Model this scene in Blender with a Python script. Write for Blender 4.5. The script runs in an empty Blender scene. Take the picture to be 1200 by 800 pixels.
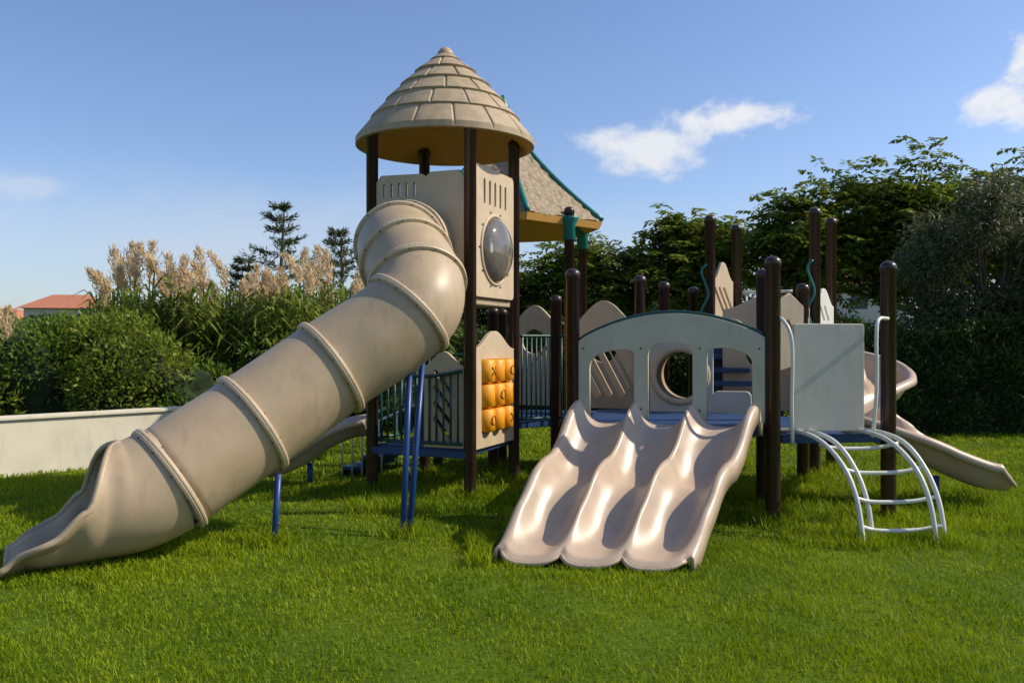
import bpy, bmesh, math, random
import numpy as np
from mathutils import Vector, Matrix
random.seed(4); rng=np.random.default_rng(7)
sc=bpy.context.scene
sc.view_settings.view_transform='Standard'
sc.view_settings.look='None'
sc.view_settings.exposure=0
D=bpy.data

# ---------------------------------------------------------------- materials
def new_mat(name):
    m=D.materials.new(name); m.use_nodes=True
    return m,m.node_tree.nodes,m.node_tree.links
def plastic(name,c,rough=0.45,var=0.12,bump=0.15,scale=6,spec=0.4,dirt=0.0):
    m,n,l=new_mat(name); b=n['Principled BSDF']
    b.inputs['Specular IOR Level'].default_value=spec
    tc=n.new('ShaderNodeTexCoord'); 
    nz=n.new('ShaderNodeTexNoise'); nz.inputs['Scale'].default_value=scale; nz.inputs['Detail'].default_value=6
    l.new(tc.outputs['Object'],nz.inputs['Vector'])
    r=n.new('ShaderNodeValToRGB'); r.color_ramp.elements[0].position=.3; r.color_ramp.elements[1].position=.7
    r.color_ramp.elements[0].color=[x*(1-var) for x in c]+[1]; r.color_ramp.elements[1].color=[min(1,x*(1+var)) for x in c]+[1]
    l.new(nz.outputs['Fac'],r.inputs['Fac'])
    rr=n.new('ShaderNodeMapRange'); rr.inputs[1].default_value=.3; rr.inputs[2].default_value=.7; rr.inputs[3].default_value=rough-.06; rr.inputs[4].default_value=rough+.08
    l.new(nz.outputs['Fac'],rr.inputs[0]); l.new(rr.outputs[0],b.inputs['Roughness'])
    col=r.outputs['Color']
    if dirt>0:
        mp=n.new('ShaderNodeMapping'); mp.inputs['Scale'].default_value=(14,14,2.5); l.new(tc.outputs['Object'],mp.inputs['Vector'])
        n3=n.new('ShaderNodeTexNoise'); n3.inputs['Scale'].default_value=1.0; n3.inputs['Detail'].default_value=8; n3.inputs['Roughness'].default_value=.65; l.new(mp.outputs[0],n3.inputs['Vector'])
        r3=n.new('ShaderNodeMapRange'); r3.inputs[1].default_value=.52; r3.inputs[2].default_value=.78; r3.inputs[4].default_value=dirt; l.new(n3.outputs['Fac'],r3.inputs[0])
        mx=n.new('ShaderNodeMix'); mx.data_type='RGBA'; mx.inputs[7].default_value=(c[0]*.45,c[1]*.40,c[2]*.32,1)
        l.new(r3.outputs[0],mx.inputs[0]); l.new(col,mx.inputs[6]); col=mx.outputs[2]
    l.new(col,b.inputs['Base Color'])
    n2=n.new('ShaderNodeTexNoise'); n2.inputs['Scale'].default_value=220; n2.inputs['Detail'].default_value=2
    l.new(tc.outputs['Object'],n2.inputs['Vector'])
    bp=n.new('ShaderNodeBump'); bp.inputs['Strength'].default_value=bump; bp.inputs['Distance'].default_value=0.002
    l.new(n2.outputs['Fac'],bp.inputs['Height']); l.new(bp.outputs['Normal'],b.inputs['Normal'])
    return m
def leafmat(name,c0,c1,trans=0.35,rough=0.5,nscale=1.5):
    m,n,l=new_mat(name); b=n['Principled BSDF']; out=n['Material Output']
    b.inputs['Roughness'].default_value=rough; b.inputs['Specular IOR Level'].default_value=0.2
    g=n.new('ShaderNodeNewGeometry'); nz=n.new('ShaderNodeTexNoise'); nz.inputs['Scale'].default_value=nscale; nz.inputs['Detail'].default_value=4
    l.new(g.outputs['Position'],nz.inputs['Vector'])
    mr=n.new('ShaderNodeMapRange'); mr.inputs[1].default_value=.35; mr.inputs[2].default_value=.65
    l.new(nz.outputs['Fac'],mr.inputs[0])
    a=n.new('ShaderNodeMath'); a.operation='ADD'; l.new(mr.outputs[0],a.inputs[0]); l.new(g.outputs['Random Per Island'],a.inputs[1])
    h=n.new('ShaderNodeMath'); h.operation='MULTIPLY'; h.inputs[1].default_value=.5; l.new(a.outputs[0],h.inputs[0])
    mx=n.new('ShaderNodeMix'); mx.data_type='RGBA'; mx.inputs[6].default_value=(*c0,1); mx.inputs[7].default_value=(*c1,1)
    l.new(h.outputs[0],mx.inputs[0]); l.new(mx.outputs[2],b.inputs['Base Color'])
    t=n.new('ShaderNodeBsdfTranslucent'); l.new(mx.outputs[2],t.inputs['Color'])
    ms=n.new('ShaderNodeMixShader'); ms.inputs[0].default_value=trans
    l.new(b.outputs[0],ms.inputs[1]); l.new(t.outputs[0],ms.inputs[2]); l.new(ms.outputs[0],out.inputs['Surface'])
    return m
TAN=plastic('tan_plastic',(0.42,0.315,0.20),0.44,0.06,dirt=.35)
TAN2=plastic('tan_panel',(0.52,0.405,0.27),0.5,0.05,dirt=.35)
SLIDEM=plastic('slide_plastic',(0.49,0.365,0.26),0.36,0.05,0.05,spec=0.5,dirt=.25)
ROOFM=plastic('roof_plastic',(0.39,0.295,0.185),0.62,0.14,0.4,scale=9,dirt=.5)
UNDER=plastic('roof_underside',(0.68,0.36,0.09),0.6,0.08)  # orange glow of bounced light under the eaves is painted into this colour
BROWN=plastic('brown_post',(0.036,0.016,0.012),0.3,0.15,spec=0.5,dirt=.3)
GREY=plastic('grey_panel',(0.52,0.48,0.40),0.45,0.05,dirt=.25)
ARCHM=plastic('arch_panel',(0.47,0.45,0.35),0.5,0.06,dirt=.3)
TEAL=plastic('teal_trim',(0.01,0.16,0.14),0.4,0.1)
DGREEN=plastic('dark_green_rail',(0.012,0.06,0.05),0.4,0.1)
BLUE=plastic('blue_deck',(0.015,0.05,0.14),0.5,0.15,dirt=.3)
BLUEP=plastic('blue_support',(0.015,0.05,0.19),0.35,0.1)
WHITE=plastic('white_pipe',(0.62,0.62,0.55),0.35,0.06,dirt=.2)
ORANGE=plastic('orange_plastic',(0.80,0.33,0.012),0.45,0.05)
BLACK=plastic('black_mark',(0.10,0.04,0.01),0.5,0.05)
WALLM=plastic('render_wall',(0.70,0.63,0.49),0.9,0.08,0.6,scale=2.5,dirt=.35)
BARK=plastic('bark',(0.12,0.09,0.06),0.9,0.35,1.0,scale=12)
ROOFTILE=plastic('terracotta',(0.45,0.17,0.09),0.8,0.2)
HOUSEM=plastic('house_wall',(0.6,0.54,0.45),0.9,0.06)
GLASSD=plastic('dark_window',(0.03,0.04,0.05),0.15,0.1)
mg,n,l=new_mat('bubble_glass'); b=n['Principled BSDF']
b.inputs['Base Color'].default_value=(.80,.76,.66,1); b.inputs['Roughness'].default_value=.05; b.inputs['Transmission Weight'].default_value=.9; b.inputs['IOR'].default_value=1.15; b.inputs['Coat Weight'].default_value=.8; b.inputs['Coat Roughness'].default_value=.04
BUBBLE=mg

# ---------------------------------------------------------------- mesh helpers
def empty(name,parent=None):
    o=D.objects.new(name,None); sc.collection.objects.link(o); o.parent=parent; o.empty_display_size=.2
    return o
def obj(name,verts,faces,mat,parent=None,smooth=False):
    me=D.meshes.new(name); me.from_pydata([tuple(v) for v in verts],[],faces); me.update()
    if smooth: me.polygons.foreach_set('use_smooth',[True]*len(me.polygons))
    o=D.objects.new(name,me); sc.collection.objects.link(o); o.parent=parent
    if mat: me.materials.append(mat)
    return o
def quads(name,V,mat,parent=None):
    V=np.asarray(V,dtype=np.float32); N=len(V)
    me=D.meshes.new(name); me.vertices.add(4*N); me.vertices.foreach_set('co',V.ravel())
    me.loops.add(4*N); me.loops.foreach_set('vertex_index',np.arange(4*N,dtype=np.int32))
    me.polygons.add(N); me.polygons.foreach_set('loop_start',np.arange(0,4*N,4,dtype=np.int32))
    me.update(calc_edges=True); me.validate()
    o=D.objects.new(name,me); sc.collection.objects.link(o); o.parent=parent; me.materials.append(mat)
    return o
def spline(pts,per=10):
    P=[Vector(p) for p in pts]; P=[P[0]*2-P[1]]+P+[P[-1]*2-P[-2]]
    out=[]
    for i in range(1,len(P)-2):
        a,b_,c,d=P[i-1],P[i],P[i+1],P[i+2]
        for k in range(per):
            t=k/per
            out.append(0.5*((2*b_)+(c-a)*t+(2*a-5*b_+4*c-d)*t*t+(-a+3*b_-3*c+d)*t**3))
    out.append(P[-2]); return out
def tube(name,pts,r,mat,parent=None,seg=12,caps=True):
    pts=[Vector(p) for p in pts]; n=len(pts)
    R=r if isinstance(r,(list,tuple)) else [r]*n
    vs=[];fs=[]
    T=(pts[1]-pts[0]).normalized()
    ref=Vector((0,0,1)) if abs(T.z)<.9 else Vector((1,0,0))
    N=T.cross(ref).normalized()
    for i,p in enumerate(pts):
        T=(pts[min(i+1,n-1)]-pts[max(i-1,0)]).normalized()
        N=(N-T*N.dot(T)).normalized(); B=T.cross(N)
        for k in range(seg):
            a=2*math.pi*k/seg; vs.append(p+(N*math.cos(a)+B*math.sin(a))*R[i])
    for i in range(n-1):
        for k in range(seg):
            k2=(k+1)%seg; fs.append((i*seg+k,i*seg+k2,(i+1)*seg+k2,(i+1)*seg+k))
    if caps: fs.append(tuple(range(seg))[::-1]); fs.append(tuple((n-1)*seg+k for k in range(seg)))
    return obj(name,vs,fs,mat,parent,True)
def post(x,y,ztop,r=0.06,parent=None,mat=None,name='post'):
    prof=[(r,-.1),(r,ztop-.09),(r+.006,ztop-.088),(r+.006,ztop-.05)]
    for k in range(1,6):
        a=k/6*math.pi/2; prof.append(((r+.006)*math.cos(a),ztop-.05+.05*math.sin(a)))
    prof.append((0.002,ztop))
    return lathe(name,prof,(x,y,0),mat or BROWN,parent,20)
def lathe(name,prof,c,mat,parent=None,seg=32):
    vs=[];fs=[]
    for r,z in prof:
        for k in range(seg):
            a=2*math.pi*k/seg; vs.append((c[0]+r*math.cos(a),c[1]+r*math.sin(a),c[2]+z))
    for i in range(len(prof)-1):
        for k in range(seg):
            k2=(k+1)%seg; fs.append((i*seg+k,i*seg+k2,(i+1)*seg+k2,(i+1)*seg+k))
    o=obj(name,vs,fs,mat,parent,True)
    return o
def prism(name,poly,z0,z1,mat,parent=None,bev=0.008):
    bm=bmesh.new(); n=len(poly)
    lo=[bm.verts.new((x,y,z0)) for x,y in poly]; hi=[bm.verts.new((x,y,z1)) for x,y in poly]
    bm.faces.new(lo[::-1]); bm.faces.new(hi)
    for i in range(n): bm.faces.new((lo[i],lo[(i+1)%n],hi[(i+1)%n],hi[i]))
    bmesh.ops.recalc_face_normals(bm,faces=bm.faces)
    if bev: bmesh.ops.bevel(bm,geom=bm.edges[:],offset=bev,segments=2,affect='EDGES')
    me=D.meshes.new(name); bm.to_mesh(me); bm.free(); me.materials.append(mat)
    o=D.objects.new(name,me); sc.collection.objects.link(o); o.parent=parent; return o
def beam(name,a,b,w,z0,z1,mat,parent=None):
    a=Vector(a);b=Vector(b);d=(b-a).normalized();n_=Vector((d.y,-d.x))*w/2
    return prism(name,[tuple(a+n_),tuple(b+n_),tuple(b-n_),tuple(a-n_)],z0,z1,mat,parent)
def circ(cx,cy,r,n=32,ry=None):
    ry=ry or r
    return [(cx+r*math.cos(2*math.pi*i/n),cy+ry*math.sin(2*math.pi*i/n)) for i in range(n)]
def caps(cx,cy,L,w,ang,n=6):
    out=[];c,s=math.cos(ang),math.sin(ang);h=L/2-w/2
    for sgn,a0 in ((1,-90),(-1,90)):
        for k in range(n+1):
            a=math.radians(a0+180*k/n); x=sgn*h+math.cos(a)*w/2; y=math.sin(a)*w/2
            out.append((cx+x*c-y*s,cy+x*s+y*c))
    return out
def panel(name,outer,holes,a,b,mat,parent,th=0.04,z=0.0,inset=0.065):
    a=Vector(a);b=Vector(b);d=(b-a).normalized();o0=a+d*inset
    cu=D.curves.new(name,'CURVE'); cu.dimensions='2D'; cu.fill_mode='BOTH'; cu.extrude=th/2-.006; cu.bevel_depth=.006; cu.bevel_resolution=2
    for poly in [outer]+holes:
        s=cu.splines.new('POLY'); s.points.add(len(poly)-1)
        for i,(x,y) in enumerate(poly): s.points[i].co=(x,y,0,1)
        s.use_cyclic_u=True
    t=D.objects.new('tmp',cu); sc.collection.objects.link(t); bpy.context.view_layer.update()
    me=D.meshes.new_from_object(t.evaluated_get(bpy.context.evaluated_depsgraph_get()))
    D.objects.remove(t); me.name=name
    me.transform(Matrix(((d.x,0,d.y,o0.x),(d.y,0,-d.x,o0.y),(0,1,0,z),(0,0,0,1))))
    me.materials.clear(); me.materials.append(mat)
    o=D.objects.new(name,me); sc.collection.objects.link(o); o.parent=parent; return o
def archtop(w,h0,h1,n=20,sag='sin',z0=0):
    pts=[(0,z0),(w,z0)]
    for i in range(n+1):
        t=1-i/n
        k=math.sin(math.pi*t)**1.0 if sag=='sin' else (0.5-0.5*math.cos(2*math.pi*t))
        pts.append((w*t,h0+(h1-h0)*k))
    return pts
def bars(name,a,b,z0,z1,mat,parent,n=8,r=.011,rr=.016,sag=0.0):
    a=Vector(a);b=Vector(b)
    e=empty(name,parent)
    P=[]
    for i in range(13):
        t=i/12; p=a.lerp(b,t); P.append((p.x,p.y,z1-sag*math.sin(math.pi*t)))
    tube('top_rail',P,rr,mat,e); tube('bottom_rail',[(a.x,a.y,z0),(b.x,b.y,z0)],rr,mat,e)
    for i in range(n):
        t=(i+.5)/n; p=a.lerp(b,t); tube('bar_%d'%i,[(p.x,p.y,z0),(p.x,p.y,z1-sag*math.sin(math.pi*t))],r,mat,e,8)
    return e
def ss(a,b,x): 
    t=min(1,max(0,(x-a)/(b-a))); return t*t*(3-2*t)

# ---------------------------------------------------------------- camera
cam=D.cameras.new('camera'); cam.lens=30; cam.sensor_width=36; cam.clip_end=3000
co=D.objects.new('camera',cam); sc.collection.objects.link(co); co.location=(0,0,1.5); co.rotation_euler=(math.radians(90),0,0)
sc.camera=co
# ---------------------------------------------------------------- light
S=Vector((0.96,0.06,0)).normalized(); el=math.radians(40)
S=Vector((S.x*math.cos(el),S.y*math.cos(el),math.sin(el)))
sl=D.lights.new('sun','SUN'); sl.energy=5.0; sl.angle=math.radians(.55); sl.color=(1,.91,.74)
so=D.objects.new('sun',sl); sc.collection.objects.link(so); so.rotation_euler=S.to_track_quat('Z','Y').to_euler()
w=D.worlds.new('World'); sc.world=w; w.use_nodes=True; n=w.node_tree.nodes; l=w.node_tree.links
bg=n['Background']; bg.inputs['Strength'].default_value=.13
sky=n.new('ShaderNodeTexSky'); sky.sky_type='NISHITA'; sky.sun_disc=False; sky.sun_elevation=el; sky.sun_rotation=math.atan2(S.x,S.y)
sky.air_density=1.0; sky.dust_density=.9; sky.ozone_density=1.6
tc=n.new('ShaderNodeTexCoord')
tint=n.new('ShaderNodeMix'); tint.data_type='RGBA'; tint.blend_type='MULTIPLY'; tint.inputs[0].default_value=1; tint.inputs[7].default_value=(1.0,1.06,1.25,1)
l.new(sky.outputs[0],tint.inputs[6]); prev=tint.outputs[2]
def cloud(cdir,size,scale,k,amt,col,prev,lo=.0,hi=.6):
    c=Vector(cdir).normalized()
    s=n.new('ShaderNodeVectorMath'); s.operation='SUBTRACT'; s.inputs[1].default_value=c; l.new(tc.outputs['Generated'],s.inputs[0])
    m=n.new('ShaderNodeVectorMath'); m.operation='MULTIPLY'; m.inputs[1].default_value=(1/size[0],1/size[2],1/size[1]); l.new(s.outputs[0],m.inputs[0])
    L=n.new('ShaderNodeVectorMath'); L.operation='LENGTH'; l.new(m.outputs[0],L.inputs[0])
    st=n.new('ShaderNodeVectorMath'); st.operation='MULTIPLY'; st.inputs[1].default_value=(1,1,1.7); l.new(tc.outputs['Generated'],st.inputs[0])
    nz=n.new('ShaderNodeTexNoise'); nz.inputs['Scale'].default_value=scale; nz.inputs['Detail'].default_value=9; nz.inputs['Roughness'].default_value=.58; nz.inputs['Distortion'].default_value=.25
    l.new(st.outputs[0],nz.inputs['Vector'])
    a=n.new('ShaderNodeMath'); a.operation='MULTIPLY_ADD'; a.inputs[1].default_value=k; a.inputs[2].default_value=1-k*.5; l.new(nz.outputs['Fac'],a.inputs[0])
    b_=n.new('ShaderNodeMath'); b_.operation='SUBTRACT'; l.new(a.outputs[0],b_.inputs[0]); l.new(L.outputs['Value'],b_.inputs[1])
    r=n.new('ShaderNodeMapRange'); r.interpolation_type='SMOOTHSTEP'; r.inputs[1].default_value=lo; r.inputs[2].default_value=hi; r.inputs[4].default_value=amt; l.new(b_.outputs[0],r.inputs[0])
    x=n.new('ShaderNodeMix'); x.data_type='RGBA'; x.inputs[7].default_value=(*col,1); l.new(r.outputs[0],x.inputs[0]); l.new(prev,x.inputs[6])
    return x.outputs[2]
prev=cloud((-.42,1,.11),(.55,.12,.6),5,1.4,.75,(4.7,5.2,6.1),prev,0,1.3)
prev=cloud((.35,1,.12),(.55,.07,.6),6,1.3,.5,(4.7,5.2,6.1),prev,0,1.3)
prev=cloud((.165,1,.232),(.085,.040,.3),13,3.2,.9,(6.6,6.7,6.9),prev,0,.9)
prev=cloud((.25,1,.262),(.065,.020,.3),17,3.0,.9,(6.9,6.9,7.0),prev,0,.9)
prev=cloud((.585,1,.285),(.04,.035,.3),20,3.0,.9,(6.9,6.9,7.0),prev,0,.9)
prev=cloud((.62,1,.34),(.03,.02,.3),20,3.0,.9,(6.9,6.9,7.0),prev,0,.9)
prev=cloud((-.57,1,.185),(.05,.02,.3),14,3.0,.35,(5.9,6.1,6.5),prev,0,.9)
l.new(prev,bg.inputs['Color'])

# ---------------------------------------------------------------- ground
m,n,l=new_mat('lawn_soil'); b=n['Principled BSDF']; b.inputs['Roughness'].default_value=.95; b.inputs['Specular IOR Level'].default_value=.1
g=n.new('ShaderNodeNewGeometry'); nz=n.new('ShaderNodeTexNoise'); nz.inputs['Scale'].default_value=1.2; nz.inputs['Detail'].default_value=10; l.new(g.outputs['Position'],nz.inputs['Vector'])
r=n.new('ShaderNodeValToRGB'); r.color_ramp.elements[0].position=.35; r.color_ramp.elements[1].position=.7
r.color_ramp.elements[0].color=(.05,.085,.005,1); r.color_ramp.elements[1].color=(.10,.15,.010,1)
l.new(nz.outputs['Fac'],r.inputs['Fac']); l.new(r.outputs['Color'],b.inputs['Base Color'])
obj('ground',[(-900,-900,0),(900,-900,0),(900,900,0),(-900,900,0)],[(0,1,2,3)],m)
def nfun(x,y):
    return (np.sin(x*1.7+1.3*np.sin(y*1.1))+np.sin(y*2.3+1.7*np.sin(x*.9+2))+np.sin(x*4.1+y*3.3)+np.sin(x*7.3-y*6.1+np.sin(y*3)))/4
def blades(X,Y,H,W,lean=.55):
    N=len(X); a=rng.uniform(0,2*math.pi,N); la=rng.uniform(0,2*math.pi,N); lm=rng.uniform(.15,lean,N)*H
    base=np.stack([X,Y,np.full(N,-.004)],1)
    sd=np.stack([np.cos(a),np.sin(a),np.zeros(N)],1)*(W/2)[:,None]
    ln=np.stack([np.cos(la)*lm,np.sin(la)*lm,np.zeros(N)],1)
    mid=base+ln*.3+np.stack([np.zeros(N),np.zeros(N),H*.5],1)
    tip=base+ln+np.stack([np.zeros(N),np.zeros(N),H*.92],1)
    return np.stack([base,mid+sd,tip,mid-sd],1)
Vs=[]
for y0,y1,dens,wd,hh in ((3.0,4.5,7500,.0050,.036),(4.5,6.5,5500,.006,.038),(6.5,9,3000,.008,.042),(9,12,1400,.012,.046),(12,15.5,600,.02,.05)):
    x0=-(y1*.62+.9); x1=-x0; N=int((x1-x0)*(y1-y0)*dens)
    X=rng.uniform(x0,x1,N); Y=rng.uniform(y0,y1,N); f=nfun(X,Y); f2=nfun(X*3.7+5,Y*3.7); f3=nfun(X*9.1-3,Y*8.3+1)
    keep=rng.uniform(0,1,N)<(.78+.3*f+.15*f3)
    wl=(X<-3)&((Y-9.4)>(X+5.64)*.974+.0)
    keep&=~wl
    H=hh*(1+.35*f+.35*f2+.2*f3)*rng.uniform(.5,1.4,N)
    Vs.append(blades(X[keep],Y[keep],H[keep],(wd*rng.uniform(.6,1.3,N))[keep],.8))
GRASS=leafmat('grass_blade',(.10,.19,.003),(.37,.43,.008),.38,.55,1.1)
posts_xy=[]

# ================================================================= PLAY TOWER
tower=empty('play_tower')
L=(-1.40,8.55);A=(-.40,8.15);B=(.02,9.15);K=(-.98,9.55)
for i,(p,zt) in enumerate(((L,3.66),(A,3.72),(B,3.66),(K,3.66))):
    post(p[0],p[1],zt,.06,tower,name='post_%d'%i); posts_xy.append(p)
C=(-.69,8.85)
Z0=4.53; ZE=3.55; RR=.905
seg=480; tiers=6; per=12; vs=[];rows=0
tn=[5,7,9,11,13,15]
for ti in range(tiers):
    for j in range(per+1):
        f=j/per; t=(ti+f)/tiers
        t=max(t,.004)
        r0=RR*t; z=Z0-(Z0-ZE)*(.80*t+.20*t**3)
        off=.002+.022*f
        if ti==0: off=.01*f
        for k in range(seg):
            a=2*math.pi*k/seg
            pp=a/(2*math.pi)*tn[ti]+.37*ti+ (0.5 if ti%2 else 0)
            ph=pp%1.0; idx=int(pp)
            jit=.004*math.sin(idx*12.9+ti*5.1)
            dist=min(ph,1-ph)/tn[ti]*2*math.pi*r0
            gr=max(0,1-dist/.015)*.016 if ti>0 else 0
            o_=off-gr+jit*f
            vs.append((C[0]+(r0+o_*.7)*math.cos(a),C[1]+(r0+o_*.7)*math.sin(a),z+o_*.72))
        rows+=1
for rr,zz in ((RR+.015,ZE-.045),(RR-.02,ZE-.05)):
    for k in range(seg):
        a=2*math.pi*k/seg; vs.append((C[0]+rr*math.cos(a),C[1]+rr*math.sin(a),zz))
    rows+=1
fs=[(i*seg+k,(i+1)*seg+k,(i+1)*seg+(k+1)%seg,i*seg+(k+1)%seg) for i in range(rows-1) for k in range(seg)]
obj('cone_roof',vs,fs,ROOFM,tower,False)
lathe('roof_finial',[(.085,-.06),(.075,-.03),(.05,0),(.03,.012),(.001,.016)],(C[0],C[1],Z0+.0),ROOFM,tower,32)
lathe('roof_underside',[(RR-.02,-.05),(RR-.04,.0),(.6,.22),(.3,.5),(.01,.8)],(C[0],C[1],ZE),UNDER,tower,64)
def quadin(P,g): 
    cx=sum(p[0] for p in P)/len(P); cy=sum(p[1] for p in P)/len(P)
    return [(cx+(p[0]-cx)*g,cy+(p[1]-cy)*g) for p in P]
prism('lower_deck',quadin([L,A,B,K],.97),.40,.47,BLUE,tower)
prism('upper_deck',quadin([L,A,B,K],.97),1.86,1.92,TAN,tower)
def ring(name,c,nrm,R,r,mat,parent,seg=48):
    nrm=Vector(nrm).normalized(); u_=nrm.cross(Vector((0,0,1))).normalized(); v_=u_.cross(nrm)
    P=[Vector(c)+(u_*math.cos(2*math.pi*i/seg)+v_*math.sin(2*math.pi*i/seg))*R for i in range(seg+1)]
    return tube(name,P,r,mat,parent,10,False)
wAB=.955
def tcorner(w,z0,z1,r=.05):
    o=[]
    for cx,cy,a0 in ((w-r,z0+r,-90),(w-r,z1-r,0),(r,z1-r,90),(r,z0+r,180)):
        for k in range(6):
            a=math.radians(a0+90*k/5); o.append((cx+r*math.cos(a),cy+r*math.sin(a)))
    return o
slots=[caps(.22+.13*i,2.98,.26,.055,math.pi/2) for i in range(5)]
panel('bubble_panel',tcorner(wAB,1.94,3.22),slots+[circ(.478,2.42,.335,48)],A,B,TAN2,tower,.045)
dAB=(Vector(B)-Vector(A)).normalized(); nAB=Vector((dAB.y,-dAB.x,0)); cc=Vector((A[0],A[1],0))+Vector((dAB.x,dAB.y,0))*(.065+.478)
ring('bubble_rim',cc+Vector((0,0,2.42))+nAB*.024,nAB,.345,.018,TAN2,tower)
for k in range(10):
    a=2*math.pi*k/10; q=cc+Vector((dAB.x,dAB.y,0))*.385*math.cos(a)+Vector((0,0,2.42+.385*math.sin(a)))
    tube('bubble_bolt_%d'%k,[q+nAB*.02,q+nAB*.032],.010,BROWN,tower,8)
vs=[];fs=[]
for i in range(9):
    a=i/8*math.pi/2; rr=.335*math.cos(a); dd=.17*math.sin(a)
    for k in range(40):
        t=2*math.pi*k/40; vs.append(cc+Vector((dAB.x,dAB.y,0))*rr*math.cos(t)+Vector((0,0,2.42+rr*math.sin(t)))+nAB*dd)
fs=[(i*40+k,i*40+(k+1)%40,(i+1)*40+(k+1)%40,(i+1)*40+k) for i in range(8) for k in range(40)]
o=obj('bubble_window',vs,fs,BUBBLE,tower,True); md=o.modifiers.new('t','SOLIDIFY'); md.thickness=.006
out=[(0,1.95),(.955,1.95),(.955,3.08),(.90,3.14),(.60,3.14),(.55,3.10),(.50,3.13),(.05,3.14),(0,3.08)]
panel('tube_entry_panel',out,[caps(.08+.085*i,2.99,.15,.035,math.pi/2) for i in range(5)],L,A,TAN2,tower,.045)
panel('rear_panel',tcorner(.955,1.94,2.75),[caps(.2+.14*i,2.55,.2,.05,math.pi/2) for i in range(5)],K,B,TAN2,tower,.045)
panel('side_panel',tcorner(.955,1.94,2.75),[],L,K,TAN2,tower,.045)
lo=archtop(.955,1.42,1.60,24,'cos',.46)
panel('game_panel',lo,[[(.14,.60),(.86,.60),(.86,1.33),(.14,1.33)]],A,B,TAN2,tower,.05)
for i in range(3):
    for j in range(3):
        s=.065+.26+.24*(i)-.0; z=.60+.1225+.243*j
        c_=Vector((A[0],A[1],0))+Vector((dAB.x,dAB.y,0))*s
        prof=[(.0,-.112),(.09,-.112),(.108,-.10),(.108,.10),(.09,.112),(0,.112)]
        lathe('game_drum_%d%d'%(i,j),prof,(c_.x,c_.y,z),ORANGE,tower,20)
        f=c_+nAB*.107+Vector((0,0,z)); dv=Vector((dAB.x,dAB.y,0))
        if (i*2+j)%3==0: ring('nought_%d%d'%(i,j),f,nAB,.045,.005,BLACK,tower,20)
        elif (i+j)%2==0:
            for sg in (1,-1): tube('cross_%d%d'%(i,j),[f-dv*.035-Vector((0,0,.04*sg)),f+dv*.035+Vector((0,0,.04*sg))],.006,BLACK,tower,6)
for j in range(4):
    z=.60+.243*j
    c0=Vector((A[0],A[1],z))+Vector((dAB.x,dAB.y,0))*.2; c1=c0+Vector((dAB.x,dAB.y,0))*.73
    tube('game_rod_%d'%j,[c0,c1],.012,ORANGE,tower,8)
Lv,Av=Vector(L),Vector(A)
bars('front_rail',Lv.lerp(Av,.06),Lv.lerp(Av,.94)+Vector((-.02,-.05)),.52,1.22,DGREEN,tower,12,.011,.017,.06)
mp=Lv.lerp(Av,.55)
panel('slotted_panel',archtop(.42,1.26,1.40,14,'cos',.48),[caps(.2,.66+.15*i,.30,.055,math.radians(-50)) for i in range(4)],mp,A,TAN2,tower,.04,0,.0)
bars('rear_rail',Vector(K),Vector(B),.52,1.35,DGREEN,tower,9)
bars('side_rail',Vector(L),Vector(K),.52,1.2,DGREEN,tower,9)
beam('side_bench',Vector(L)+Vector((.0,-.02)),Vector(A)+Vector((0,-.02)),.07,.385,.455,BLUE,tower)

st=empty('deck_steps')
for i in range(3):
    x=-1.32-.24*i; beam('step_%d'%i,(x,9.55),(x+.28,10.3),.26,.34-.12*i-.04,.34-.12*i,BLUE,st)
    beam('riser_%d'%i,(x-.12,9.61),(x+.16,10.36),.02,.18-.09*i,.30-.12*i-.001,BLUE,st)
for k,(yo) in enumerate((9.5,10.3)):
    xo=-1.45+ (yo-9.5)*.35
    for j in range(5):
        tube('baluster_%d%d'%(k,j),[(xo-.11*j,yo,.0),(xo-.11*j,yo,.74-.05*j)],.011,WHITE,st,8)
    tube('handrail_%d'%k,[(xo+.05,yo,.76),(xo-.11*4-.03,yo,.53)],.016,WHITE,st)

# ================================================================= TROUGH SLIDES
def trough(name,path,wd,wall,mat,parent,per=10):
    P=spline(path,per); n=len(P); vs=[];fs=[]
    prof=[]
    W=17
    for k in range(W):
        c=-1+2*k/(W-1); prof.append((c*wd/2, wall*abs(c)**3.2))
    prof=[(-wd/2-.045,wall-.05),(-wd/2-.04,wall-.012),(-wd/2-.018,wall+.004)]+prof+[(wd/2+.018,wall+.004),(wd/2+.04,wall-.012),(wd/2+.045,wall-.05)]
    M=len(prof)
    for i,p in enumerate(P):
        T=(P[min(i+1,n-1)]-P[max(i-1,0)]).normalized(); sd=T.cross(Vector((0,0,1))).normalized(); up=sd.cross(T)
        e=min(1,(n-1-i)/6.0); fall=.35+.65*e
        for s,h in prof: vs.append(p+sd*s+up*h*fall)
    for i in range(n-1):
        for k in range(M-1): fs.append((i*M+k,(i+1)*M+k,(i+1)*M+k+1,i*M+k+1))
    o=obj(name,vs,fs,mat,parent,True)
    md=o.modifiers.new('thick','SOLIDIFY'); md.thickness=.022; md.offset=-1
    return o
sp=empty('curved_slide')
trough('slide_bed',[(3.2,9.75,1.32),(3.62,9.7,1.20),(3.96,9.4,1.05),(3.92,8.95,.88),(3.56,8.62,.74),(3.42,8.3,.60),(3.62,8.05,.46),(3.98,7.95,.28),(4.28,7.9,.16),(4.50,7.88,.13)],.46,.24,SLIDEM,sp)
tube('slide_support',[(3.9,8.95,0),(3.9,8.95,.87)],.03,BLUEP,sp); tube('slide_foot',[(3.95,7.95,0),(3.95,7.95,.25)],.03,BLUEP,sp)
s2=empty('open_slide')
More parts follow.
